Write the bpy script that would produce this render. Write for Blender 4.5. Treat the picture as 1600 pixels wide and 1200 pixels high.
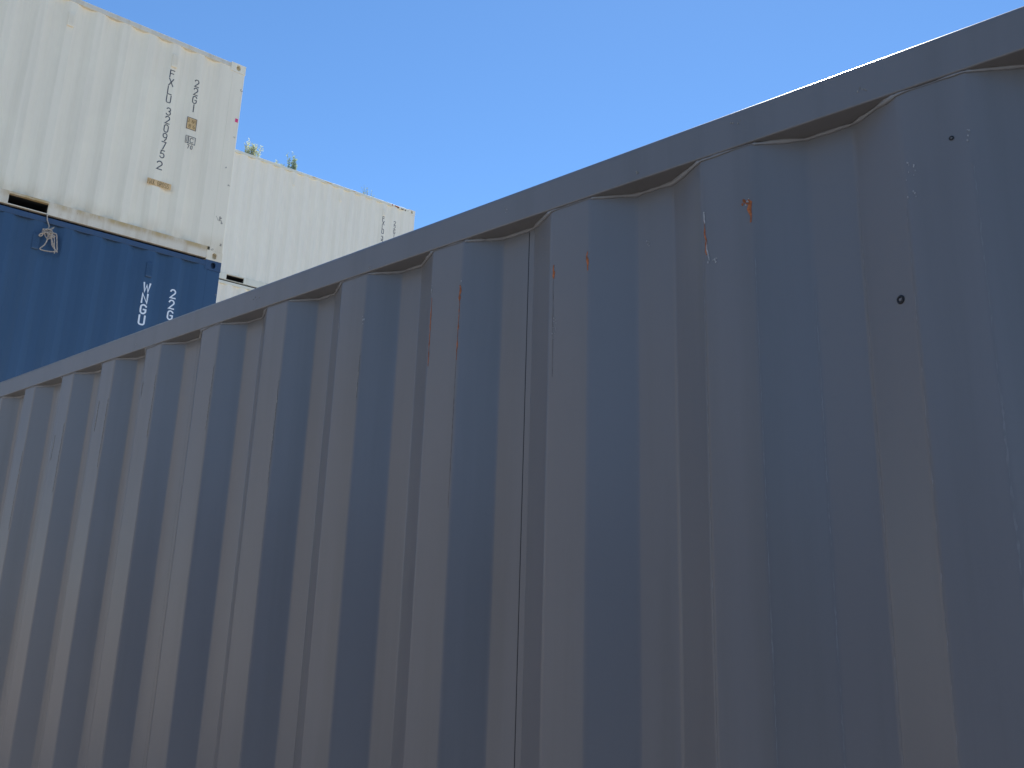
import bpy, bmesh, math, random
from mathutils import Vector, Matrix, noise
R = math.radians
scene = bpy.context.scene
for o in list(bpy.data.objects): bpy.data.objects.remove(o)

# ------------------------------------------------------------------ camera
EYE = Vector((0, 0, 1.85))
FWD = Vector((0.0, 0.96682562, 0.25543732))
RGT = Vector((0.99946867, -0.00832578, 0.03151293))
UPV = Vector((-0.03259423, -0.2553016, 0.96631191))
cd = bpy.data.cameras.new('camera')
cam = bpy.data.objects.new('camera', cd)
scene.collection.objects.link(cam)
m = Matrix((RGT, UPV, -FWD)).transposed().to_4x4()
m.translation = EYE
cam.matrix_world = m
cd.sensor_width = 36.0
cd.lens = 36.0 * 1344.0 / 1600.0
cd.clip_start = 0.05
cd.clip_end = 5000
scene.camera = cam

# ------------------------------------------------------------------ sky, sun, exposure
SUN_EL, SUN_AZ = R(53.0), R(16.3)          # azimuth clockwise from +Y
w = bpy.data.worlds.new('World'); scene.world = w
w.use_nodes = True
nt = w.node_tree
for n in list(nt.nodes): nt.nodes.remove(n)
sky = nt.nodes.new('ShaderNodeTexSky')
sky.sky_type = 'NISHITA'
sky.sun_disc = False
sky.sun_elevation = SUN_EL
sky.sun_rotation = SUN_AZ
sky.altitude = 1500
sky.air_density = 0.8
sky.dust_density = 0.05
sky.ozone_density = 4.0
bg = nt.nodes.new('ShaderNodeBackground'); bg.inputs['Strength'].default_value = 0.13
wo = nt.nodes.new('ShaderNodeOutputWorld')
hs = nt.nodes.new('ShaderNodeHueSaturation'); hs.inputs['Hue'].default_value = 0.496; hs.inputs['Saturation'].default_value = 1.10
nt.links.new(sky.outputs[0], hs.inputs['Color']); nt.links.new(hs.outputs[0], bg.inputs[0]); nt.links.new(bg.outputs[0], wo.inputs[0])
sl = bpy.data.lights.new('sun', 'SUN'); sl.energy = 5.0; sl.angle = R(0.5); sl.color = (1.0, 0.95, 0.87)
so = bpy.data.objects.new('sun', sl); scene.collection.objects.link(so)
sdir = Vector((math.sin(SUN_AZ) * math.cos(SUN_EL), math.cos(SUN_AZ) * math.cos(SUN_EL), math.sin(SUN_EL)))
so.rotation_euler = sdir.to_track_quat('Z', 'Y').to_euler()
so.location = sdir * 60
scene.view_settings.view_transform = 'Standard'
scene.view_settings.look = 'None'
scene.view_settings.gamma = 1
scene.view_settings.exposure = 0.8
scene.view_settings.use_curve_mapping = False
scene.render.engine = 'CYCLES'
scene.render.resolution_x = 1024; scene.render.resolution_y = 768

# ------------------------------------------------------------------ mesh helpers
class MB:
    def __init__(s): s.v = []; s.f = []; s.n = None
    def add(s, vs, fs):
        k = len(s.v); s.v += [tuple(p) for p in vs]; s.f += [tuple(i + k for i in f) for f in fs]; return s
    def box(s, x0, x1, y0, y1, z0, z1):
        return s.add([(x0,y0,z0),(x1,y0,z0),(x1,y1,z0),(x0,y1,z0),(x0,y0,z1),(x1,y0,z1),(x1,y1,z1),(x0,y1,z1)],
              [(0,3,2,1),(4,5,6,7),(0,1,5,4),(1,2,6,5),(2,3,7,6),(3,0,4,7)])
    def tube(s, pts, r, seg=7, closed=False):
        pts = [Vector(p) for p in pts]; n = len(pts); rings = []
        rr = r if callable(r) else (lambda i: r)
        for i, p in enumerate(pts):
            a = pts[max(i-1,0)]; b = pts[min(i+1,n-1)]
            d = (b - a)
            d = d.normalized() if d.length > 1e-9 else Vector((0,0,1))
            u = d.cross(Vector((0.13,0.21,0.97)))
            if u.length < 1e-3: u = d.cross(Vector((1,0,0)))
            u.normalize(); q = d.cross(u)
            rings.append([p + (u*math.cos(2*math.pi*k/seg) + q*math.sin(2*math.pi*k/seg)) * rr(i) for k in range(seg)])
        vs = [v for rg in rings for v in rg]; fs = []
        for i in range(n-1):
            for k in range(seg):
                fs.append((i*seg+k, i*seg+(k+1)%seg, (i+1)*seg+(k+1)%seg, (i+1)*seg+k))
        fs.append(tuple(range(seg))[::-1]); fs.append(tuple((n-1)*seg+k for k in range(seg)))
        return s.add(vs, fs)
    def build(s, name, mat, parent=None, smooth=False, bevel=0, col=None):
        me = bpy.data.meshes.new(name); me.from_pydata(s.v, [], s.f)
        bm = bmesh.new(); bm.from_mesh(me)
        if s.n is None: bmesh.ops.recalc_face_normals(bm, faces=bm.faces)
        if bevel:
            es = [e for e in bm.edges if len(e.link_faces) == 2 and e.calc_face_angle(0) > 0.5]
            bmesh.ops.bevel(bm, geom=es, offset=bevel, segments=3, profile=0.5, affect='EDGES', clamp_overlap=True)
        bm.to_mesh(me); bm.free()
        if smooth:
            for p in me.polygons: p.use_smooth = True
        if s.n is not None:
            for p in me.polygons: p.use_smooth = True
            me.normals_split_custom_set_from_vertices(s.n)
        me.materials.append(mat)
        o = bpy.data.objects.new(name, me); scene.collection.objects.link(o)
        if parent: o.parent = parent
        return o

def tag(o, label=None, cat=None, group=None, kind=None):
    if label: o['label'] = label
    if cat: o['category'] = cat
    if group: o['group'] = group
    if kind: o['kind'] = kind
    return o
def empty(name, loc, rz=0):
    o = bpy.data.objects.new(name, None); scene.collection.objects.link(o)
    o.location = loc; o.rotation_euler = (0, 0, rz); o.empty_display_size = .3
    return o

# ------------------------------------------------------------------ materials
def nodes(name):
    mt = bpy.data.materials.new(name); mt.use_nodes = True
    t = mt.node_tree; b = t.nodes['Principled BSDF']
    return mt, t, b
def N(t, kind, **kw):
    n = t.nodes.new(kind)
    for k, v in kw.items():
        if k in n.inputs.keys(): n.inputs[k].default_value = v
        else: setattr(n, k, v)
    return n
def mapped(t, scale, seed=0):
    tc = N(t, 'ShaderNodeTexCoord'); mp = N(t, 'ShaderNodeMapping')
    mp.inputs['Scale'].default_value = scale; mp.inputs['Location'].default_value = (seed, seed*.7, seed*1.3)
    t.links.new(tc.outputs['Object'], mp.inputs['Vector']); return mp
def noisetex(t, scale_vec, scale, detail=4, rough=.55, seed=0):
    mp = mapped(t, scale_vec, seed)
    n = N(t, 'ShaderNodeTexNoise'); n.inputs['Scale'].default_value = scale
    n.inputs['Detail'].default_value = detail; n.inputs['Roughness'].default_value = rough
    t.links.new(mp.outputs[0], n.inputs['Vector']); return n
def ramp(t, src, a, b, lo=0.0, hi=1.0):
    r = N(t, 'ShaderNodeMapRange', interpolation_type='SMOOTHSTEP'); r.inputs['From Min'].default_value = a; r.inputs['From Max'].default_value = b
    r.inputs['To Min'].default_value = lo; r.inputs['To Max'].default_value = hi
    t.links.new(src, r.inputs['Value']); return r.outputs['Result']
def mul(t, a, b):
    n = N(t, 'ShaderNodeMath', operation='MULTIPLY')
    for i, x in enumerate((a, b)):
        if isinstance(x, (int, float)): n.inputs[i].default_value = x
        else: t.links.new(x, n.inputs[i])
    return n.outputs[0]
def mix(t, fac, a, b):
    n = N(t, 'ShaderNodeMix', data_type='RGBA')
    if isinstance(fac, (int, float)): n.inputs[0].default_value = fac
    else: t.links.new(fac, n.inputs[0])
    for i, x in ((6, a), (7, b)):
        if isinstance(x, tuple): n.inputs[i].default_value = (*x, 1)
        else: t.links.new(x, n.inputs[i])
    return n.outputs[2]
def zcoord(t):
    tc = N(t, 'ShaderNodeTexCoord'); sp = N(t, 'ShaderNodeSeparateXYZ'); t.links.new(tc.outputs['Object'], sp.inputs[0])
    return sp.outputs['Z']

def paint(name, base, rough=.4, streak=.12, streak_col=None, blotch=.06, rust=None, rust_lo=.66, rust_z=None,
          bump=.15, wave=.002, fine=.0, seed=0, coat=0.0, spec=.5, band=None):
    """weathered sprayed steel: vertical streaks, soft blotches, rust spots, slow waviness"""
    mt, t, b = nodes(name)
    sc = streak_col or tuple(c*.6 for c in base)
    s1 = noisetex(t, (1, 1, .05), 14, 5, .6, seed + 3)
    c = mix(t, mul(t, ramp(t, s1.outputs[0], .42, .75), streak), base, sc)
    s2 = noisetex(t, (1, 1, 1), 1.7, 4, .6, seed + 9)
    c = mix(t, mul(t, ramp(t, s2.outputs[0], .45, .7), blotch * 4), c, tuple(min(1, x*1.25) for x in base))
    s3 = noisetex(t, (1, 1, 1), 60, 3, .6, seed + 1)
    c = mix(t, mul(t, ramp(t, s3.outputs[0], .55, .8), blotch * 2), c, tuple(x*.7 for x in base))
    if band:
        z0, z1, bc, bs = band
        bn = noisetex(t, (1, 1, .4), 6, 5, .65, seed + 31)
        c = mix(t, mul(t, ramp(t, zcoord(t), z0, z1, bs if z0 > z1 else 0, 0 if z0 > z1 else bs) if False else ramp(t, zcoord(t), min(z0, z1), max(z0, z1), 0 if z1 > z0 else bs, bs if z1 > z0 else 0), ramp(t, bn.outputs[0], .3, .65)), c, bc)
    if rust:
        r1 = noisetex(t, (1, 1, .8), 9, 8, .72, seed + 21)
        m1 = ramp(t, r1.outputs[0], rust_lo, rust_lo + .05)
        if rust_z:
            z = zcoord(t)
            m1 = mul(t, m1, ramp(t, z, rust_z[0], rust_z[1], 1, 0))
        c = mix(t, m1, c, rust)
    t.links.new(c, b.inputs['Base Color'])
    rr = ramp(t, s2.outputs[0], .3, .7, rough - .06, rough + .08)
    if rough < .4: b.inputs['Roughness'].default_value = rough
    else: t.links.new(rr, b.inputs['Roughness'])
    b.inputs['Specular IOR Level'].default_value = spec
    b.inputs['Coat Weight'].default_value = coat
    w1 = noisetex(t, (1, 1, .35), 3.2, 2, .5, seed + 5)
    w2 = noisetex(t, (1, 1, 1), 240, 2, .5, seed + 6)
    ad = N(t, 'ShaderNodeMath', operation='MULTIPLY_ADD'); ad.inputs[1].default_value = fine
    t.links.new(w2.outputs[0], ad.inputs[0]); t.links.new(w1.outputs[0], ad.inputs[2])
    bp = N(t, 'ShaderNodeBump'); bp.inputs['Strength'].default_value = bump; bp.inputs['Distance'].default_value = wave
    t.links.new(ad.outputs[0], bp.inputs['Height']); t.links.new(bp.outputs[0], b.inputs['Normal'])
    return mt
def plain(name, col, rough=.6, var=.15, scale=40):
    mt, t, b = nodes(name)
    n = noisetex(t, (1, 1, 1), scale, 4, .6, 2)
    t.links.new(mix(t, mul(t, ramp(t, n.outputs[0], .35, .7), 1.0), tuple(c*(1-var) for c in col), tuple(min(1, c*(1+var)) for c in col)), b.inputs['Base Color'])
    b.inputs['Roughness'].default_value = rough
    return mt

GREY = (.172, .163, .162)
M = {}
M['grey'] = paint('grey_paint', GREY, .34, .34, (.118, .11, .10), .045, bump=.5, wave=.011, fine=.004, seed=1)
M['grey_weld'] = paint('grey_painted_weld', (.24, .235, .24), .5, .1, None, .08, bump=.6, wave=.002, fine=.3, seed=2)
M['white'] = paint('cream_white_paint', (.86, .78, .61), .5, .24, (.60, .53, .40), .03, band=(.36, .16, (.58, .46, .28), .45), rust=(.45, .33, .18), rust_lo=.74, bump=.3, wave=.004, seed=11)
M['white_rail'] = paint('stained_cream_paint', (.70, .63, .50), .6, .5, (.45, .34, .2), .10, band=(.07, .14, (.50, .36, .17), 1.0), rust=(.34, .2, .09), rust_lo=.64, bump=.3, seed=14)
M['white_top'] = paint('cream_paint_top_rail', (.66, .62, .52), .55, .5, (.5, .4, .24), .06, rust=(.48, .28, .12), rust_lo=.66, seed=17)
M['cream'] = paint('pale_cream_paint', (.84, .785, .65), .5, .2, (.6, .57, .45), .02, rust=(.55, .42, .22), rust_lo=.76, bump=.2, seed=31)
M['cream_rail'] = paint('pale_cream_rail_paint', (.72, .70, .58), .55, .4, (.58, .5, .3), .05, rust=(.45, .27, .1), rust_lo=.68, seed=33)
M['blue'] = paint('navy_blue_paint', (.034, .076, .145), .33, .3, (.05, .08, .12), .05, bump=.3, wave=.004, seed=41)
M['blue_rail'] = paint('navy_blue_rail_paint', (.035, .072, .14), .42, .3, (.06, .07, .09), .06, rust=(.09, .05, .035), rust_lo=.74, seed=44)
M['beige'] = paint('reflector_row_beige_paint', (.50, .46, .40), .6, .3, (.35, .3, .24), .06, seed=61)
M['red'] = paint('faded_red_paint', (.25, .06, .04), .5, .3, (.12, .05, .03), .05, seed=51)
M['green'] = paint('faded_green_paint', (.05, .14, .09), .5, .3, (.05, .08, .05), .05, seed=53)
M['dark'] = plain('dark_steel', (.02, .021, .024), .7)
M['seal'] = plain('black_rubber', (.012, .012, .013), .6)
M['galv'] = plain('galvanised_steel', (.35, .36, .37), .45)
M['text_dark'] = plain('charcoal_lettering', (.055, .06, .075), .5)
M['text_white'] = plain('white_lettering', (.78, .82, .85), .5, .05)
M['orange'] = plain('ochre_sticker', (.74, .50, .24), .5, .1)
M['ochre_text'] = plain('brown_lettering', (.30, .19, .07), .5, .1)
M['orange_pale'] = plain('pale_ochre_sticker', (.66, .45, .2), .5, .08)
M['pink'] = plain('pink_sticker', (.75, .06, .2), .5, .1)
M['rust'] = plain('orange_rust', (.42, .12, .035), .85, .4, 160)
M['rust_dark'] = plain('brown_rust', (.10, .045, .02), .85, .4, 60)
M['chip'] = plain('pale_scraped_primer', (.38, .36, .34), .7, .3, 200)
M['scuff'] = plain('tan_scuff', (.27, .24, .2), .7, .3, 200)
M['highlight'] = plain('bend_highlight_paint', (.20, .195, .195), .55, .15, 60)  # lighter grey for the highlights painted on the bends
M['grime'] = plain('rusty_grime', (.135, .115, .10), .6, .2, 90)
M['rope'] = plain('weathered_fibre_rope', (.42, .36, .30), .9, .3, 120)
M['timber'] = plain('grey_timber', (.2, .16, .12), .9)

# ------------------------------------------------------------------ stroke lettering (on the plane y=const, upright)
A = lambda cx, cy, rx, ry, a0, a1, n=8: [(cx + rx*math.cos(R(a0+(a1-a0)*i/n)), cy + ry*math.sin(R(a0+(a1-a0)*i/n))) for i in range(n+1)]
GL = {
 'F': [[(0,0),(0,1),(.56,1)], [(0,.54),(.46,.54)]],
 'X': [[(0,0),(.6,1)], [(0,1),(.6,0)]],
 'L': [[(0,1),(0,0),(.55,0)]],
 'U': [[(0,1),(0,.2)]+A(.2,.2,.2,.2,180,270,4)+A(.38,.2,.2,.2,270,360,4)+[(.58,1)]],
 'W': [[(0,1),(.15,0),(.33,.8),(.51,0),(.66,1)]],
 'N': [[(0,0),(0,1),(.56,0),(.56,1)]],
 'G': [[(.56,.84)]+A(.29,.72,.28,.28,50,180,6)+A(.29,.28,.28,.28,180,300,6)+[(.56,.2),(.56,.47),(.34,.47)]],
 '1': [[(.3,0),(.3,1)]],
 '2': [A(.28,.72,.28,.28,165,-25,9)+[(.02,.02),(.58,.02)]],
 '3': [A(.26,.76,.26,.24,160,-80,8)+A(.26,.27,.3,.27,80,-155,9)],
 '0': [A(.28,.72,.28,.28,0,180,8)+A(.28,.28,.28,.28,180,360,8)+[(.56,.72)]],
 '9': [A(.28,.7,.28,.3,0,360,14)+[(.56,.7),(.5,.3),(.3,0)]],
 '7': [[(0,1),(.56,1),(.22,0)]],
 '5': [[(.52,1),(.08,1),(.04,.56)]+A(.26,.32,.3,.31,125,-150,10)],
 '8': [A(.28,.75,.25,.25,0,360,14), A(.28,.26,.29,.26,0,360,14)],
 '6': [A(.28,.29,.28,.29,0,360,14), [(.0,.3),(.08,.7),(.34,1)]],
 'C': [A(.3,.7,.28,.3,35,180,6)+A(.3,.3,.28,.3,180,325,6)],
 'I': [[(.3,0),(.3,1)]],
 'K': [[(0,0),(0,1)],[(.55,1),(0,.42)],[(.15,.55),(.58,0)]],
 'O': [A(.28,.72,.28,.28,0,180,8)+A(.28,.28,.28,.28,180,360,8)+[(.56,.72)]],
 'S': [A(.28,.75,.27,.25,30,270,8)+A(.28,.25,.28,.25,90,-150,8)],
 'M': [[(0,0),(0,1),(.32,.4),(.64,1),(.64,0)]],
 'A': [[(0,0),(.3,1),(.6,0)],[(.1,.35),(.5,.35)]],
 'H': [[(0,0),(0,1)],[(.56,0),(.56,1)],[(0,.5),(.56,.5)]],
 'E': [[(.55,1),(0,1),(0,0),(.55,0)],[(0,.52),(.45,.52)]],
 'R': [[(0,0),(0,1),(.3,1)]+A(.3,.76,.26,.24,90,-90,6)+[(0,.52)],[(.3,.52),(.58,0)]],
 'D': [[(0,0),(0,1),(.25,1)]+A(.25,.72,.3,.28,90,0,5)+A(.25,.28,.3,.28,0,-90,5)+[(0,0)]],
 'T': [[(0,1),(.6,1)],[(.3,1),(.3,0)]],
}
def stroke(mb, pts, wd, y, th=.0012):
    """ribbon with mitred joints in the x-z plane, raised th from the surface at y"""
    P = [Vector((p[0], p[1])) for p in pts]
    Q = [P[0]]
    for p in P[1:]:
        if (p - Q[-1]).length > 1e-5: Q.append(p)
    P = Q; n = len(P); Lf = []; Rt = []
    for i in range(n):
        if i == 0: d = (P[1]-P[0]).normalized(); nn = Vector((-d.y, d.x)); k = 1; sh = -d*wd/2
        elif i == n-1: d = (P[-1]-P[-2]).normalized(); nn = Vector((-d.y, d.x)); k = 1; sh = d*wd/2
        else:
            d1 = (P[i]-P[i-1]).normalized(); d2 = (P[i+1]-P[i]).normalized()
            n1 = Vector((-d1.y, d1.x)); n2 = Vector((-d2.y, d2.x)); nn = (n1+n2)
            nn = nn.normalized() if nn.length > 1e-4 else n1
            k = min(1/max(nn.dot(n1), .3), 1.9); sh = Vector((0,0))
        Lf.append(P[i]+sh+nn*wd/2*k); Rt.append(P[i]+sh-nn*wd/2*k)
    vs = []; fs = []
    for i in range(n):
        for q in (Lf[i], Rt[i]): vs.append((q.x, y-th, q.y)); vs.append((q.x, y, q.y))
    for i in range(n-1):
        a = i*4; b = a+4
        fs += [(a, a+2, b+2, b), (a, b, b+1, a+1), (a+2, a+3, b+3, b+2)]
    fs += [(0, 1, 3, 2), (4*n-4, 4*n-2, 4*n-1, 4*n-3)]
    mb.add(vs, fs)
def letters(mb, s, x, ztop, h, wfac, wd, y, pitch):
    z = ztop
    for ch in s:
        if ch != ' ':
            for st in GL[ch]:
                ww = .6*h*wfac
                stroke(mb, [(x - ww/2 + px*h*wfac, z - h + py*h) for px, py in st], wd, y)
            z -= pitch
        else: z -= pitch * .42
def hletters(mb, s, x, z, h, wfac, wd, y, pitch):
    for ch in s:
        if ch != ' ':
            for st in GL[ch]: stroke(mb, [(x + px*h*wfac, z + py*h) for px, py in st], wd, y)
        x += pitch

# ------------------------------------------------------------------ shipping container
LEN, WID = 6.058, 2.438
DEP, SLO = .036, .068
def profile(flats, x0, x1, yo, rad=.007, ns=4):
    """flats: list of (left,right) outer flats in x. Returns points and normals from x0 to x1"""
    pts = [(x0, yo)]
    flats = sorted(flats)
    for i, (a, b) in enumerate(flats):
        if i > 0 or a - SLO > x0 + .02:
            if i == 0: pts += [(max(x0+.01, a-SLO-.1), yo), ] if False else []
        pts += [(a, yo), (b, yo)]
        if i < len(flats)-1:
            c = flats[i+1][0]
            pts += [(b+SLO, yo+DEP), (c-SLO, yo+DEP)]
    pts.append((x1, yo))
    clean = [pts[0]]
    for p in pts[1:]:
        if p[0] > clean[-1][0] + 1e-4: clean.append(p)
    out = []; nor = []
    def nrm(p, q):
        d = Vector((q[0]-p[0], q[1]-p[1])).normalized(); return Vector((d.y, -d.x))
    out.append(clean[0]); nor.append(nrm(clean[0], clean[1]))
    for i in range(1, len(clean)-1):
        p, c, q = clean[i-1], clean[i], clean[i+1]
        n1, n2 = nrm(p, c), nrm(c, q)
        if (n1-n2).length < 1e-4: continue
        d1 = (Vector(p)-Vector(c)).normalized(); d2 = (Vector(q)-Vector(c)).normalized()
        ra = min(rad, (Vector(p)-Vector(c)).length*.45, (Vector(q)-Vector(c)).length*.45)
        a = Vector(c)+d1*ra; b = Vector(c)+d2*ra
        for k in range(ns+1):
            tt = k/ns
            pt = a*(1-tt)**2 + Vector(c)*2*tt*(1-tt) + b*tt**2
            out.append((pt.x, pt.y)); nor.append((n1*(1-tt)+n2*tt).normalized())
    out.append(clean[-1]); nor.append(nrm(clean[-2], clean[-1]))
    return out, nor
def sheet(name, prof, nor, z0, z1, mat, parent, flip=False, yw=0):
    mb = MB(); vs = []; ns = []; n = len(prof)
    for z in (z0, z1):
        for (x, y), nn in zip(prof, nor):
            yy = (yw - y) if flip else y
            vs.append((x, yy, z)); ns.append((nn.x, -nn.y if flip else nn.y, 0))
    fs = [(i, i+1, n+i+1, n+i) if not flip else (i, n+i, n+i+1, i+1) for i in range(n-1)]
    mb.v = vs; mb.f = fs; mb.n = ns
    return mb.build(name, mat, parent)

def casting(x, y, z, sx, sy, sz, mat, parent):
    """corner casting, block with oval side opening and end opening. sx,sy,sz = +1/-1 direction it extends inward from the corner point"""
    lx, ly, lz = .178, .162, .118
    mb = MB()
    def face(hx, hz, rx, rz, rot, plane, depth, W_, H_):
        # outer rectangle ring to oval ring, then tube inward
        n = 24; outer = []; inner = []; back = []
        for k in range(n):
            a = 2*math.pi*k/n; ca, sa = math.cos(a), math.sin(a)
            tx = (W_-hx)/ca if ca > 1e-6 else (-hx/ca if ca < -1e-6 else 1e9)
            tz = (H_-hz)/sa if sa > 1e-6 else (-hz/sa if sa < -1e-6 else 1e9)
            tt = min(tx, tz)
            outer.append((hx+ca*tt, hz+sa*tt))
            ex = math.copysign(abs(ca)**.75, ca)*rx; ez = math.copysign(abs(sa)**.75, sa)*rz
            inner.append((hx+ex, hz+ez))
        return outer, inner
    def emit(o2, i2, f, dep, corners):
        n = len(o2)
        vs = [f(p[0], p[1], 0) for p in o2] + [f(p[0], p[1], 0) for p in i2] + [f(p[0], p[1], dep) for p in i2]
        fs = []
        for k in range(n):
            j = (k+1) % n
            fs.append((k, j, n+j, n+k)); fs.append((n+k, n+j, 2*n+j, 2*n+k))
        fs.append(tuple(range(2*n, 3*n)))
        base = len(vs)
        # fill rectangle corners
        vs += [f(c[0], c[1], 0) for c in corners]
        for ci, c in enumerate(corners):
            best = None
            for k in range(n):
                j = (k+1) % n
                p, q = o2[k], o2[j]
                onx = lambda u: abs(u[0]-c[0]) < 1e-6
                onz = lambda u: abs(u[1]-c[1]) < 1e-6
                if (onx(p) and onz(q)) or (onz(p) and onx(q)):
                    if not (onx(p) and onz(p)) and not (onx(q) and onz(q)): fs.append((k, base+ci, j))
        mb.add(vs, fs)
    cs = [(0, 0), (lx, 0), (lx, lz), (0, lz)]
    o2, i2 = face(.089, .056, .038, .027, 0, 0, 0, lx, lz)
    # side opening is upright: swap radii
    o2, i2 = face(.089, .057, .0255, .0365, 0, 0, 0, lx, lz)
    emit(o2, i2, lambda a, b, d: (x+sx*a, y+sy*d, z+sz*b), .06, cs)
    ce = [(0, 0), (ly, 0), (ly, lz), (0, lz)]
    o2, i2 = face(.081, .057, .0255, .0365, 0, 0, 0, ly, lz)
    emit(o2, i2, lambda a, b, d: (x+sx*d, y+sy*a, z+sz*b), .06, ce)
    X, Y, Z = x+sx*lx, y+sy*ly, z+sz*lz
    mb.add([(X,y,z),(X,Y,z),(X,Y,Z),(X,y,Z)], [(0,1,2,3)])
    mb.add([(x,Y,z),(X,Y,z),(X,Y,Z),(x,Y,Z)], [(0,1,2,3)])
    mb.add([(x,y,z),(X,y,z),(X,Y,z),(x,Y,z)], [(0,1,2,3)])
    mb.add([(x,y,Z),(X,y,Z),(X,Y,Z),(x,Y,Z)], [(0,1,2,3)])
    me_o = mb.build('corner_casting', mat, parent)
    me = me_o.data
    bm = bmesh.new(); bm.from_mesh(me)
    bmesh.ops.remove_doubles(bm, verts=bm.verts, dist=1e-5)
    bmesh.ops.recalc_face_normals(bm, faces=bm.faces)
    bm.to_mesh(me); bm.free()
    return me_o

def default_flats(c0, xl=-LEN+.24, xr=-.16, pitch=.278, w=.072):
    out = []; c = c0
    while c - w/2 > xl:
        if c + w/2 < xr: out.append((c-w/2, c+w/2))
        c -= pitch
    return out

def container(loc, rz, H, mats, flats, label, name='shipping_container', group=None, vents=(), pockets=True, rad=.007):
    wall, rail, top, cast = mats
    root = empty(name, loc, rz)
    tag(root, label, 'container', group)
    RT, RH = H - .012, .061            # top of the top rail, its height
    Z0, Z1 = .16, RT - RH
    prof, nor = profile(flats, -LEN+.15, -.15, .004, rad)
    sheet('side_wall', prof, nor, Z0, Z1, wall, root)
    sheet('side_wall', prof, nor, Z0, Z1, wall, root, True, WID)
    # top rails (rounded square tube)
    for y0, y1 in ((0, .06), (WID-.06, WID)):
        prof_r = []
        for cy, cz, rr, a0 in ((y1-.006, RT-.006, .006, 0), (y0+.009, RT-.009, .009, 90), (y0+.0025, RT-RH+.0025, .0025, 180), (y1-.0025, RT-RH+.0025, .0025, 270)):
            for k in range(10):
                q = R(a0 + 10*k); prof_r.append((cy+rr*math.cos(q), cz+rr*math.sin(q)))
        n = len(prof_r); vs = [(x, y, z) for x in (-LEN+.178, -.178) for y, z in prof_r]
        mb = MB(); mb.add(vs, [(i, (i+1) % n, n+(i+1) % n, n+i) for i in range(n)] + [tuple(range(n)), tuple(range(n, 2*n))])
        tr = mb.build('top_rail', top, root)
    # bottom rails with real fork openings
    pk = [(-2.184, -1.824), (-LEN+1.824, -LEN+2.184)] if pockets else []
    xs = sorted([-LEN+.178] + [v for p in pk for v in p] + [-.178])
    for y0, y1, sg in ((.002, .050, 1), (WID-.050, WID-.002, -1)):
        mb = MB()
        segs = list(zip(xs[0::2], xs[1::2]))
        for a, b in segs: mb.box(a, b, y0, y1, .018, .16)
        for a, b in pk: mb.box(a, b, y0, y1, .137, .16); mb.box(a, b, y0, y1, .018, .027)
        mb.build('bottom_rail', rail, root)
    for a, b in pk:
        mb = MB()
        mb.box(a-.006, a, .05, WID-.05, .021, .155); mb.box(b, b+.006, .05, WID-.05, .021, .155)
        mb.box(a, b, .05, WID-.05, .137, .155); mb.box(a, b, .05, WID-.05, .021, .027)
        mb.build('fork_pocket', M['dark'], root)
    mb = MB(); mb.box(-LEN+.178, -.178, .051, WID-.051, .1561, .165); mb.build('floor', M['dark'], root)
    # posts
    for x0, x1 in ((-.152, -.004), (-LEN+.004, -LEN+.152)):
        for y0, y1 in ((.001, .10), (WID-.10, WID-.001)):
            mb = MB(); mb.box(x0, x1, y0, y1, .118, H-.118); mb.build('corner_post', wall, root, bevel=.006)
    for x, sx in ((0, -1), (-LEN, 1)):
        for y, sy in ((-.002, 1), (WID+.002, -1)):
            for z, sz in ((0, 1), (H, -1)): casting(x, y, z, sx, sy, sz, cast, root)
    # end frame members
    for x0, x1 in ((-.11, -.006), (-LEN+.006, -LEN+.11)):
        mb = MB(); mb.box(x0, x1, .165, WID-.165, RT-.11, RT-.002); mb.build('end_header', top, root)
        mb = MB(); mb.box(x0, x1, .165, WID-.165, .02, .15); mb.build('end_sill', rail, root)
    # closed end, corrugated
    mb = MB(); vs = []; ys = []; y = .101
    k = 0
    while y < WID-.102:
        ys += [(y, 0), (min(y+.06, WID-.101), 0), (min(y+.09, WID-.101), .04), (min(y+.15, WID-.101), .04)]; y += .18
    ys = [q for i, q in enumerate(ys) if i == 0 or q[0] > ys[i-1][0]]
    ys.append((WID-.1005, 0))
    n = len(ys)
    for z in (.15, RT-.11): vs += [(-LEN+.03+d, y, z) for y, d in ys]
    mb.add(vs, [(i, i+1, n+i+1, n+i) for i in range(n-1)]); mb.build('end_wall', wall, root)
    # roof with shallow cross ribs
    mb = MB(); xs2 = []; x = -LEN+.178
    while x < -.178-.01:
        for dx, dz in ((0, 0), (.09, 0), (.12, -.018), (.21, -.018)):
            if x+dx < -.178: xs2.append((x+dx, dz))
        x += .24
    xs2.append((-.178, 0)); n = len(xs2); vs = []
    for yy in (.059, WID-.059): vs += [(x, yy, RT-.004+d) for x, d in xs2]
    mb.add(vs, [(i, i+1, n+i+1, n+i) for i in range(n-1)]); mb.build('roof', wall, root)
    # doors at x = 0
    for y0, y1 in ((.103, WID/2-.004), (WID/2+.004, WID-.103)):
        mb = MB(); mb.box(-.075, -.03, y0, y1, .152, RT-.112)
        for k in range(5):
            zc = .35 + k*(H-.75)/4
            mb.box(-.0295, -.018, y0+.08, y1-.08, zc-.07, zc+.07)
        d = mb.build('door', wall, root)
        for f in (.27, .73):
            yc = y0 + (y1-y0)*f
            mb = MB(); mb.tube([(-.003, yc, .08), (-.003, yc, RT-.05)], .0135, 10)
            for zz in (.3, .9, 1.5, 2.1): mb.box(-.018, .004, yc-.03, yc+.03, zz, zz+.05)
            lb = mb.build('locking_bar', M['galv'], d)
        mb = MB(); mb.box(.005, .013, y0+(y1-y0)*.27, y0+(y1-y0)*.27+.4, 1.15, 1.19); mb.build('handle', M['galv'], d, bevel=.003)
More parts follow.
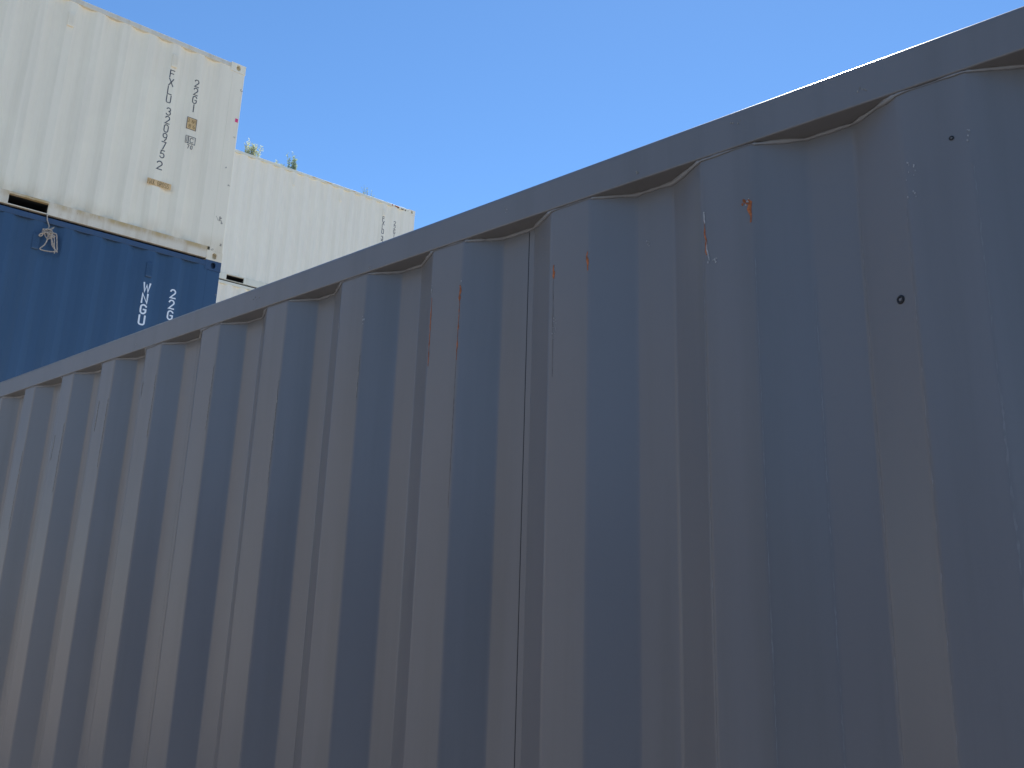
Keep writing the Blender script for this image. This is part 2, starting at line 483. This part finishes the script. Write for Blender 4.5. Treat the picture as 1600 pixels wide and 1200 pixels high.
    for vx in vents:
        mb = MB()
        zc = H - .30 if H < 2.7 else H-.30
        mb.box(vx-.034, vx+.034, -.016, .0035, zc-.085, zc+.085)
        o = mb.build('vent_cover', wall, root, bevel=.012)
        mb = MB()
        for k in range(4): mb.box(vx-.022+k*.0125, vx-.017+k*.0125, -.0162-.002, -.0162, zc-.055, zc+.055)
        mb.build('vent_grille', wall, o)
    return root, prof

def surf_y(prof, x):
    for (x0, y0), (x1, y1) in zip(prof, prof[1:]):
        if x0 <= x <= x1: return y0 + (y1-y0)*(x-x0)/max(x1-x0, 1e-9)
    return .004

# ------------------------------------------------------------------ ground
def ground_mat():
    mt, t, b = nodes('gravel_ground')
    n1 = noisetex(t, (1,1,1), .35, 6, .6, 3); n2 = noisetex(t, (1,1,1), 45, 5, .7, 4)
    c = mix(t, ramp(t, n1.outputs[0], .4, .65), (.35, .31, .26), (.43, .385, .33))
    c = mix(t, mul(t, ramp(t, n2.outputs[0], .45, .7), .6), c, (.30, .28, .25))
    t.links.new(c, b.inputs['Base Color']); b.inputs['Roughness'].default_value = .95
    bp = N(t, 'ShaderNodeBump'); bp.inputs['Strength'].default_value = .6; bp.inputs['Distance'].default_value = .02
    t.links.new(n2.outputs[0], bp.inputs['Height']); t.links.new(bp.outputs[0], b.inputs['Normal'])
    return mt
mb = MB(); S = 900; mb.add([(-S,-S,0),(S,-S,0),(S,S,0),(-S,S,0)], [(0,1,2,3)])
tag(mb.build('ground', ground_mat()), kind='structure')

# ------------------------------------------------------------------ near grey container
a, d = .8609, 1.0605
GX = -2.2                                  # s of its right end
dirv = Vector((-math.sin(a), math.cos(a), 0)); nrmv = Vector((math.cos(a), math.sin(a), 0))
ds = [-.010, -.0058, .0008, .0101, .0071, .0034, .0061, .0154, -.0063+.006, -.0207+.012]
def s_flat(i):
    b0 = .2011 + .278*i
    if 0 <= i < 10: b0 += ds[i]
    return b0
toX = lambda s: -(s - GX)
gflats = []
for i in range(-8, 14):
    s = s_flat(i)
    xr = toX(s); xl = toX(s + .0800)
    if xl > -LEN+.22 and xr < -.16: gflats.append((xl, xr))
gorig = dirv*GX + nrmv*d
groot, gprof = container((gorig.x, gorig.y, 0), a - math.pi/2, 2.591, (M['grey'], M['grey'], M['grey'], M['grey']), gflats,
    'large dark grey container filling the foreground, its corrugated side running away to the left', rad=.005)
random.seed(5)
# weld along the underside of the top rail
ZW = 2.591-.012-.061
dense = []
for (x0, y0), (x1, y1) in zip(gprof, gprof[1:]):
    k = max(1, int(math.hypot(x1-x0, y1-y0)/.006))
    for j in range(k): dense.append((x0+(x1-x0)*j/k, y0+(y1-y0)*j/k))
mb = MB(); pts = []; rads = []
for i, (x, y) in enumerate(dense):
    nz = noise.noise(Vector((x*22, 1.3, 0))); n2 = noise.noise(Vector((x*75, 7.3, 0)))
    inset = 1 if y > .03 else 0
    pts.append((x, y-.0012, ZW-.0012-.0018*abs(nz)))
    rads.append(max(.0012, +.0028+.0026*max(0, nz+.1)+.0020*n2+.0014*noise.noise(Vector((x*260, 3, 0)))) if y > .006 else max(.0004, .0009+.0026*nz+.0008*n2))
mb.tube(pts, lambda i: rads[i], 6)
mb.build('weld_seam', M['grey_weld'], groot, smooth=True)
# vertical lap seams between wall sheets
for s, off in ((.912, 0), (2.031, 0), (-.21, 0)):
    x = toX(s); y = surf_y(gprof, x)
    mb = MB(); mb.box(x-.0012, x+.030, y-.0022, y+.0005, .17, ZW-.004)
    mb.build('panel_joint', M['grey'], groot, bevel=.0008)
    mb = MB(); mb.box(x-.004, x-.0012, y-.0006, y+.0005, .17, ZW-.006)
    mb.build('joint_groove', M['dark'], groot)
# rust, chips, scuffs: thin flaked patches on the paint
def flake(name, mat, s0, z0, s1, z1, wd, seed, gaps=0, proud=.0007, curl=0):
    rnd = random.Random(seed); mb = MB(); n = max(4, int(abs(z1-z0)/.006)); L = []
    for i in range(n+1):
        t = i/n; s = s0+(s1-s0)*t + curl*max(0, t-.6)**2; z = z0+(z1-z0)*t
        ww = wd*(.35+.65*math.sin(math.pi*min(1, max(0, t)))**.6)*(0.45+.9*rnd.random())
        if rnd.random() < gaps: ww *= .15
        sj = s + (rnd.random()-.5)*wd*.5
        L.append((toX(sj+ww/2), toX(sj-ww/2), z + (rnd.random()-.5)*.002))
    i = 0
    while i < n:
        q = [(L[i][0], L[i][2]), (L[i][1], L[i][2]), (L[i+1][1], L[i+1][2]), (L[i+1][0], L[i+1][2])]
        vs = [(x, surf_y(gprof, x)-proud, z) for x, z in q] + [(x, surf_y(gprof, x)+.0003, z) for x, z in q]
        mb.add(vs, [(0,1,2,3),(0,4,5,1),(1,5,6,2),(2,6,7,3),(3,7,4,0)])
        i += 1
    if mb.v: mb.build(name, mat, groot)
def specks(name, mat, s, z, ds_, dz_, n, r, seed, rail=False):
    rnd = random.Random(seed); mb = MB()
    for _ in range(n):
        ss = s + rnd.gauss(0, ds_); zz = z + rnd.gauss(0, dz_); rr = r*(.4+rnd.random()); x = toX(ss)
        k = 6; ring = [(x+math.cos(j)*rr*(.7+.5*rnd.random()), zz+math.sin(j)*rr*(1+.9*rnd.random())) for j in [2*math.pi*q/k for q in range(k)]]
        y = [0 if rail else surf_y(gprof, p[0]) for p in ring]
        vs = [(p[0], yy-.0009, p[1]) for p, yy in zip(ring, y)] + [(p[0], yy+.0003, p[1]) for p, yy in zip(ring, y)]
        mb.add(vs, [tuple(range(k))]+[(j, (j+1)%k, k+(j+1)%k, k+j) for j in range(k)])
    mb.build(name, mat, groot)
E_ = s_flat
# flat 1 edges (right-hand third)
flake('rust_streak', M['rust'], E_(1)+.077, 2.425, E_(1)+.075, 2.362, .0036, 1, .1)
flake('paint_chip', M['chip'], E_(1)+.0775, 2.432, E_(1)+.076, 2.412, .0026, 2, .25, .0011)
flake('paint_chip', M['chip'], E_(1)+.0755, 2.385, E_(1)+.070, 2.350, .0024, 3, .2, .0011)
specks('paint_chip', M['chip'], E_(1)+.064, 2.351, .005, .0015, 9, .0010, 4)
flake('rust_streak', M['rust'], E_(1)+.006, 2.430, E_(1)+.004, 2.395, .0052, 5, .1)
specks('paint_chip', M['chip'], E_(1)+.009, 2.428, .003, .003, 5, .0010, 6)
specks('rust_spot', M['rust'], E_(1)+.013, 2.427, .005, .003, 9, .0013, 7)
# flat 2
flake('rust_streak', M['rust'], E_(2)+.004, 2.422, E_(2)+.003, 2.388, .0046, 8, .1)
flake('rust_streak', M['rust'], E_(2)+.073, 2.415, E_(2)+.072, 2.390, .0042, 9, .1)
specks('paint_chip', M['chip'], E_(2)+.0685, 2.31, .003, .018, 10, .0008, 10)
# flat 3
flake('rust_streak', M['rust'], E_(3)+.003, 2.430, E_(3)+.003, 2.392, .0044, 11, .1)
flake('rust_streak', M['rust'], E_(3)+.003, 2.392, E_(3)+.004, 2.285, .0022, 12, .45)
flake('rust_streak', M['rust'], E_(3)+.077, 2.420, E_(3)+.077, 2.285, .0022, 13, .2)
specks('paint_chip', M['chip'], E_(3)+.079, 2.432, .0008, .006, 8, .0010, 14)
specks('paint_chip', M['chip'], E_(3)+.001, 2.437, .001, .002, 1, .0010, 15)
specks('paint_chip', M['chip'], E_(4)+.079, 2.418, .001, .005, 7, .0011, 16)
specks('paint_chip', M['chip'], E_(4)+.001, 2.418, .001, .005, 5, .0011, 17)
flake('scuff', M['scuff'], E_(4)+.002, 2.34, E_(4)+.003, 2.25, .0016, 37, .5)
specks('paint_chip', M['chip'], .262, 2.405, .004, .008, 10, .0008, 18)
specks('paint_chip', M['chip'], .262, 2.372, .004, .003, 6, .0009, 19)
specks('paint_chip', M['chip'], E_(0)+.003, 2.428, .0008, .006, 5, .0009, 20)
specks('paint_chip', M['chip'], .666, 2.425, .003, .003, 6, .0008, 21)
specks('paint_chip', M['chip'], .868, 2.45, .002, .012, 4, .0007, 22)
flake('grime_run', M['grime'], E_(3)+.0045, 2.29, E_(3)+.006, 2.02, .0016, 61, .3, .0003)
flake('grime_run', M['grime'], E_(2)+.073, 2.39, E_(2)+.071, 2.22, .0015, 63, .3, .0003)
# thin pale strips, highlights painted along the bends of the sheet
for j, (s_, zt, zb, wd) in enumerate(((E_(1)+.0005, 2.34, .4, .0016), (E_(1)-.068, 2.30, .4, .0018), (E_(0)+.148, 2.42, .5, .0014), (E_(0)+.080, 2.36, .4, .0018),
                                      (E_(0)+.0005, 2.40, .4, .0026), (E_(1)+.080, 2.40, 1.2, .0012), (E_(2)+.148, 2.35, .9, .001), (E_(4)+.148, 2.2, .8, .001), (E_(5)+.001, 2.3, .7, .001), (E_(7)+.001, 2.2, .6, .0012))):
    flake('bend_highlight', M['highlight'], s_, zt, s_, zb, wd, 90+j, .25, .0003)
for j, (s_, z_, n_, sd) in enumerate(((.665, 2.53, 6, .003), (.94, 2.548, 5, .004), (.31, 2.54, 7, .006), (1.31, 2.526, 4, .002), (1.72, 2.55, 6, .008), (2.3, 2.535, 5, .005), (.5, 2.56, 4, .01))):
    specks('paint_chip', M['chip' if j % 2 else 'scuff'], s_, z_, sd, .003, n_, .0008, 80+j, True)
# left-hand scratches
q = 30
for i, lst in {5: ((2.33, 2.10, .002, .0018, .55),), 6: ((2.41, 2.25, .003, .0016, .5),), 7: ((2.43, 2.26, .004, .0028, .35), (2.42, 2.38, .070, .0028, .3)),
               8: ((2.40, 2.20, .005, .0028, .35), (2.40, 2.31, .060, .0034, .25)), 9: ((2.36, 2.15, .006, .003, .4), (2.33, 2.25, .060, .003, .3)), 10: ((2.30, 2.05, .006, .003, .4),)}.items():
    for za, zb, ed, wd, gp in lst:
        q += 1; flake('scuff', M['scuff'], E_(i)+ed, za, E_(i)+ed+.002, zb, wd, q, gp)
# small ring fasteners
def ring(s, z, r):
    x = toX(s); y = surf_y(gprof, x)
    dy = (surf_y(gprof, x+.004)-surf_y(gprof, x-.004))/.008
    nn = Vector((dy, -1, 0)).normalized(); tt = Vector((1, dy, 0)).normalized(); c = Vector((x, y, z))
    mb = MB(); pts = [c + nn*.0008 + (tt*math.cos(q) + Vector((0,0,1))*math.sin(q))*r for q in [2*math.pi*k/20 for k in range(21)]]
    mb.tube(pts, r*.38, 6); o = mb.build('rivet', M['dark'], groot, smooth=True)
    mb = MB(); k = 12; vs = [c + nn*.0012 + (tt*math.cos(2*math.pi*j/k)+Vector((0,0,1))*math.sin(2*math.pi*j/k))*r*.55 for j in range(k)] + [c + nn*.0028]
    mb.add(vs, [(j, (j+1) % k, k) for j in range(k)]); mb.build('rivet_head', M['grey'], o, smooth=True)
ring(.212, 2.432, .0022)
ring(.290, 2.240, .0042)

# ------------------------------------------------------------------ near stack
bN = .9075; NC = Vector((-3.3964, 9.2668, 0)); rzN = math.pi/2 - bN
ZB = 3.7765 + 1.85                          # underside of the white container
wf = default_flats(-.545+.278)              # outer flats carry the lettering
wroot, wprof = container((NC.x, NC.y, ZB), rzN, 2.591, (M['white'], M['white_rail'], M['white_top'], M['white']), wf,
    'dirty white container on top of the blue one, lettered FXLU 320975 2', vents=(-.823, -1.935, -4.715, -5.271))
bf = default_flats(-.488+.278)
broot, bprof = container((NC.x, NC.y, ZB-2.591), rzN, 2.591, (M['blue'], M['blue_rail'], M['blue_rail'], M['blue_rail']), bf,
    'navy blue container with white WNGU lettering and a rope end hanging on its side', vents=(-.766, -1.878, -4.658))
container((NC.x, NC.y, ZB-2.591-2.896), rzN, 2.896, (M['red'], M['red'], M['red'], M['red']), default_flats(-.25),
    'faded red container at ground level, carrying the navy blue one')
padm = MB(); c_, s_ = math.cos(rzN), math.sin(rzN)
zp = ZB-2.591-2.896
ll = [(-LEN-.4, -.4), (.4, -.4), (.4, WID+.4), (-LEN-.4, WID+.4)]
ww = [(NC.x + x*c_ - y*s_, NC.y + x*s_ + y*c_) for x, y in ll]
padm.add([(x, y, -.1) for x, y in ww] + [(x, y, zp) for x, y in ww], [(3,2,1,0),(4,5,6,7),(0,1,5,4),(1,2,6,5),(2,3,7,6),(3,0,4,7)])
tag(padm.build('concrete_pad', plain('concrete', (.3, .29, .27), .9)), kind='structure')

# unseen containers added behind the camera to cut bounce light and darken wall reflections
AISLE = 3.4
def aisle_blocker(s_far, z, c, lab):
    # its local front faces the grey wall
    p = dirv*s_far - nrmv*AISLE
    return container((p.x, p.y, z), a - math.pi/2 + math.pi, 2.591, (M[c],)*4, default_flats(-.26), lab)
aisle_blocker(3.4, 0, 'blue', 'unseen navy container added behind the camera, blocking bounce light')
aisle_blocker(-2.8, 0, 'grey', 'unseen grey container added behind the camera on the right, blocking bounce light')
# unseen sunlit row added out of frame, left, as reflector for the grey wall
rzC = R(118); vC = Vector((math.cos(rzC), math.sin(rzC), 0)); CC = Vector((-14.6, 1.85, 0))
for k in range(2):
    for z, lab in ((0, 'at ground level'), (2.591, 'in the middle level'), (5.182, 'on the top level')):
        p = CC + vC*(6.2 - k*6.2)
        container((p.x, p.y, z), rzC, 2.591, (M['beige'],)*4, default_flats(-.26),
                  'unseen beige container %s of the added reflector row, in its %s stack' % (lab, ('right', 'left')[k]))

def code(root, prof, name, s, x, ztop, h, mat, wfac=.95, wd=.011, pitch=.109):
    mb = MB(); letters(mb, s, x, ztop, h, wfac, wd, .0035, pitch); return mb.build(name, mat, root)
code(wroot, wprof, 'serial_number', '320975', -.808, 2.165-.109*4.42, .092, M['text_dark'], .85, .0105)
code(wroot, wprof, 'owner_code', 'FXLU', -.830, 2.165, .092, M['text_dark'], .85, .0105)
code(wroot, wprof, 'check_digit', '2', -.820, 1.0, .100, M['text_dark'], .95, .0115)
code(wroot, wprof, 'type_code', '22G1', -.545, 2.165, .092, M['text_dark'], .85, .0105)
def frame_rect(mb, x0, x1, z0, z1, wd, y):
    stroke(mb, [(x0, z0), (x1, z0), (x1, z1), (x0, z1), (x0, z0), (x0+.001, z0)], wd, y)
mb = MB(); mb.box(-.598, -.486, .0025, .0036, 1.512, 1.662)
# plate standing a little proud so it lies flat across the bends
o = mb.build('height_sticker', M['orange_pale'], wroot)
mb = MB(); frame_rect(mb, -.596, -.488, 1.514, 1.660, .006, .0022); mb.build('sticker_border', M['text_dark'], o)
mb = MB()
hletters(mb, '2 6M', -.585, 1.600, .040, .7, .006, .0022, .022)
hletters(mb, '8 6', -.570, 1.535, .042, .8, .006, .0022, .024)
mb.build('sticker_text', M['ochre_text'], o)
mb = MB()
frame_rect(mb, -.585, -.555, 1.335, 1.425, .005, .0022); frame_rect(mb, -.552, -.475, 1.335, 1.425, .006, .0022)
stroke(mb, [(-.570, 1.350), (-.570, 1.412)], .005, .0022)
for st in GL['C']: stroke(mb, [(-.534+px*.062, 1.350+py*.058) for px, py in st], .007, .0022)
hletters(mb, '70', -.555, 1.270, .045, .75, .006, .0022, .038)
mb.build('registry_mark', M['text_dark'], wroot)
# ochre strip of height lettering under the number
mb = MB(); hletters(mb, 'MAX GROSS', -.918, .700, .055, .55, .0055, .0022, .0262)
mb.build('warning_text', M['ochre_text'], wroot)
mb = MB(); mb.box(-.925, -.665, .0026, .0036, .690, .765); mb.build('warning_strip', M['orange'], wroot)
mb = MB(); mb.box(-.052, -.018, -.0012, .0005, 1.815, 1.862); mb.build('sticker', M['pink'], wroot)
# scribbles and scrapes on the post
def post_marks(root, spots, mat, name):
    rnd = random.Random(3)
    for x, z, r, n in spots:
        mb = MB()
        for _ in range(n):
            x0, z0 = x+rnd.uniform(-r, r), z+rnd.uniform(-r, r)*1.2
            stroke(mb, [(x0, z0), (x0+rnd.uniform(-r, r)*.8, z0+rnd.uniform(-r, r)), (x0+rnd.uniform(-r, r)*.6, z0+rnd.uniform(-r, r))], rnd.uniform(.003, .007), .0005, .0008)
        mb.build(name, mat, root)
post_marks(wroot, [(-.095, .52, .022, 9), (-.055, .50, .014, 4), (-.030, .22, .012, 6), (-.035, 1.62, .010, 3), (-.03, .98, .012, 4), (-.09, 1.19, .006, 3), (-.02, 2.25, .012, 4), (-.12, .135, .010, 3)], M['scuff'], 'scrape')

code(broot, bprof, 'owner_code', 'WNGU', -.766, 2.136, .098, M['text_white'], .98, .0175, .124)
code(broot, bprof, 'type_code', '22G1', -.482, 2.136, .098, M['text_white'], .92, .0155, .124)
post_marks(broot, [(-.02, 2.2, .010, 3), (-.03, 2.02, .02, 4)], M['scuff'], 'scrape')

# rope tangle hanging over the blue side
rnd = random.Random(12)
rope = MB()
yr = -.03
def lift(k): return yr - .012*math.sin(k*2.1) - .01*rnd.random()
def smooth_path(P, n=8):
    out = []
    for i in range(len(P)-1):
        p0 = P[max(i-1, 0)]; p1 = P[i]; p2 = P[i+1]; p3 = P[min(i+2, len(P)-1)]
        for k in range(n):
            t = k/n
            out.append(tuple(.5*((2*b)+(-a+c)*t+(2*a-5*b+4*c-d)*t*t+(-a+3*b-3*c+d)*t**3) for a, b, c, d in zip(p0, p1, p2, p3)))
    out.append(P[-1]); return out
H1 = 2.591
P = [(-1.822, .03, H1+.012), (-1.822, -.012, H1+.004), (-1.815, -.016, H1-.05), (-1.790, -.02, H1-.11), (-1.80, -.03, H1-.15),
     (-1.84, -.05, H1-.17), (-1.79, -.03, H1-.19), (-1.72, -.04, H1-.18), (-1.70, -.03, H1-.24), (-1.69, -.03, H1-.30), (-1.685, -.03, H1-.355),
     (-1.73, -.03, H1-.378), (-1.80, -.03, H1-.385), (-1.835, -.03, H1-.375), (-1.80, -.03, H1-.32), (-1.785, -.04, H1-.25), (-1.80, -.05, H1-.20),
     (-1.85, -.05, H1-.22), (-1.865, -.04, H1-.245), (-1.84, -.04, H1-.235), (-1.82, -.06, H1-.17), (-1.76, -.05, H1-.165), (-1.75, -.04, H1-.24), (-1.71, -.03, H1-.33), (-1.675, -.03, H1-.37)]
rope.tube(smooth_path(P), .0065, 6)
P = [(-1.84, -.04, H1-.16)]
for k in range(34):
    P.append((-1.79+rnd.gauss(0, .035), -.045+rnd.gauss(0, .012), H1-.20+rnd.gauss(0, .024)))
rope.tube(smooth_path(P, 5), .0045, 5)
P = [(-1.79, -.05, H1-.2), (-1.73, -.04, H1-.23), (-1.715, -.035, H1-.30), (-1.70, -.03, H1-.36), (-1.70, -.03, H1-.39)]
rope.tube(smooth_path(P, 6), .0055, 5)
P = [(-1.80, -.05, H1-.2), (-1.755, -.045, H1-.25), (-1.735, -.035, H1-.31), (-1.70, -.03, H1-.35)]
rope.tube(smooth_path(P, 6), .005, 5)
rp = rope.build('rope', M['rope'], None, smooth=True)
rp.location = (NC.x, NC.y, ZB-2.591); rp.rotation_euler = (0, 0, rzN)
tag(rp, 'frayed beige rope in a tangle, hanging over the edge of the navy blue container', 'rope')

# ------------------------------------------------------------------ far stack
bF = .9168; FC = Vector((-2.4341, 18.7554, 0)); rzF = math.pi/2 - bF
far_levels = [(0, 2.591, 'green', 'faded green container at ground level under the far white stack'),
              (2.591, 2.896, 'cream', 'pale container hidden low in the far stack, above the green one'),
              (5.487, 2.591, 'cream', 'cream container directly under the far white one, only a sliver showing above the grey rail')]
for z, h, c, lab in far_levels:
    mm = (M[c],)*4 if c != 'cream' else (M['cream'], M['cream_rail'], M['cream_rail'], M['cream'])
    container((FC.x, FC.y, z), rzF, h, mm, default_flats(-.26), lab)
ZF = 8.078+.012
froot, fprof = container((FC.x, FC.y, 8.078), rzF, 2.896, (M['cream'], M['cream_rail'], M['cream_rail'], M['cream']), default_flats(-.265),
    'clean pale white container on top of the far stack, weeds growing on its roof edge', vents=(-.821, -1.933, -3.045))
code(froot, fprof, 'serial_number', '320', -.821, 2.49-.109*4.42, .092, M['text_dark'], .85, .014)
code(froot, fprof, 'owner_code', 'FXLU', -.821, 2.49, .092, M['text_dark'], .85, .014)
code(froot, fprof, 'type_code', '22G1', -.521, 2.47, .092, M['text_dark'], .85, .012)
# rusted-through spots on the far roof edge
def blob(root, name, mat, x, z, rx, rz_, y, seed):
    rnd = random.Random(seed); k = 14; mb = MB(); ringp = []
    for j in range(k):
        q = 2*math.pi*j/k; f = .7+.5*rnd.random(); ringp.append((x+math.cos(q)*rx*f, z+math.sin(q)*rz_*f))
    vs = [(p[0], y-.0012, p[1]) for p in ringp] + [(p[0], y+.0005, p[1]) for p in ringp]
    mb.add(vs, [tuple(range(k))]+[(j, (j+1) % k, k+(j+1) % k, k+j) for j in range(k)]); mb.build(name, mat, root)
for x, z, rx, rzz, mt in ((-.50, 2.852, .075, .018, 'rust'), (-.47, 2.836, .035, .013, 'rust_dark'), (-.35, 2.834, .035, .013, 'rust_dark'), (-.62, 2.858, .02, .02, 'rust'), (-.27, 2.83, .015, .02, 'rust_dark'),
                          (-2.25, 2.85, .09, .014, 'orange_pale'), (-2.6, 2.86, .05, .012, 'orange_pale'), (-1.6, 2.86, .06, .012, 'orange_pale')):
    blob(froot, 'rust_patch', M[mt], x, z, rx, rzz, -.0003, int(abs(x)*100))

# ------------------------------------------------------------------ weeds on the far roof
def leafmat(name, col):
    mt, t, b = nodes(name)
    n = noisetex(t, (1,1,1), 12, 2, .5, 4)
    t.links.new(mix(t, ramp(t, n.outputs[0], .35, .65), tuple(c*.7 for c in col), tuple(c*1.3 for c in col)), b.inputs['Base Color'])
    b.inputs['Roughness'].default_value = .6
    tr = N(t, 'ShaderNodeBsdfTranslucent'); tr.inputs[0].default_value = (*[min(1, c*1.4) for c in col], 1)
    ms = N(t, 'ShaderNodeMixShader'); ms.inputs[0].default_value = .35
    out = t.nodes['Material Output']
    t.links.new(b.outputs[0], ms.inputs[1]); t.links.new(tr.outputs[0], ms.inputs[2]); t.links.new(ms.outputs[0], out.inputs[0])
    return mt
M['weed'] = leafmat('dusty_green_leaves', (.42, .46, .32))
M['weed_dark'] = leafmat('dark_green_leaves', (.24, .31, .21))
M['stem'] = plain('dry_stem', (.16, .15, .10), .8)
def weed(x, y, h, spread, nst, nleaf, lm, label, seed, thin=False):
    rnd = random.Random(seed)
    root = empty('weed', (0, 0, 0))
    c, s = math.cos(rzF), math.sin(rzF)
    root.location = (FC.x + x*c - y*s, FC.y + x*s + y*c, 8.078+2.896-.016)
    root.rotation_euler = (0, 0, rzF)
    tag(root, label, 'plant', 'weeds on the far container roof')
    st = MB(); lf = MB()
    for k in range(nst):
        hh = h*(1 if k == 0 else rnd.uniform(.35, .8)); bx = rnd.uniform(-1, 1)*spread*.7; by = rnd.uniform(-.06, .06)
        lean = rnd.uniform(-.3, .3)+bx*.5; P = []
        for j in range(7):
            t = j/6; P.append((bx + lean*hh*t*t + rnd.uniform(-.006, .006), by + rnd.uniform(-.01, .01), hh*t))
        st.tube(P, lambda i: .0035*(1-i/8), 4)
        m_ = nleaf if not thin else nleaf//3
        for j in range(m_):
            t = rnd.random()**1.3
            if k == 0 and not thin: t = rnd.random()**1.8
            p = Vector(P[min(6, int(t*6))])+Vector((0, 0, hh*(t*6-int(t*6))/6))
            d = Vector((rnd.gauss(0, 1), rnd.gauss(0, 1), rnd.uniform(.1, 1.6))).normalized()
            u = d.cross(Vector((rnd.gauss(0, 1), rnd.gauss(0, 1), rnd.gauss(0, 1)))).normalized()
            l = rnd.uniform(.02, .06)*(1.0 if not thin else .8); wv = l*rnd.uniform(.12, .22)
            lf.add([p, p+d*l*.5+u*wv, p+d*l, p+d*l*.5-u*wv], [(0,1,2,3)])
    st.build('stem', M['stem'], root); lf.build('foliage', lm, root)
weed(-3.96, .12, .46, .24, 22, 60, M['weed'], 'broad bushy pale green weed on the far roof edge, closest to the near stack', 1)
weed(-3.08, .12, .50, .13, 13, 60, M['weed_dark'], 'narrow dark green weed with one tall stem, second along the far roof', 2)
weed(-1.22, .10, .30, .22, 16, 22, M['weed_dark'], 'thin twiggy weed on the far roof nearest its right-hand corner', 3, True)
weed(-3.40, .08, .07, .14, 10, 26, M['weed'], 'tiny low weed lying between the two bushier ones on the far roof', 4)
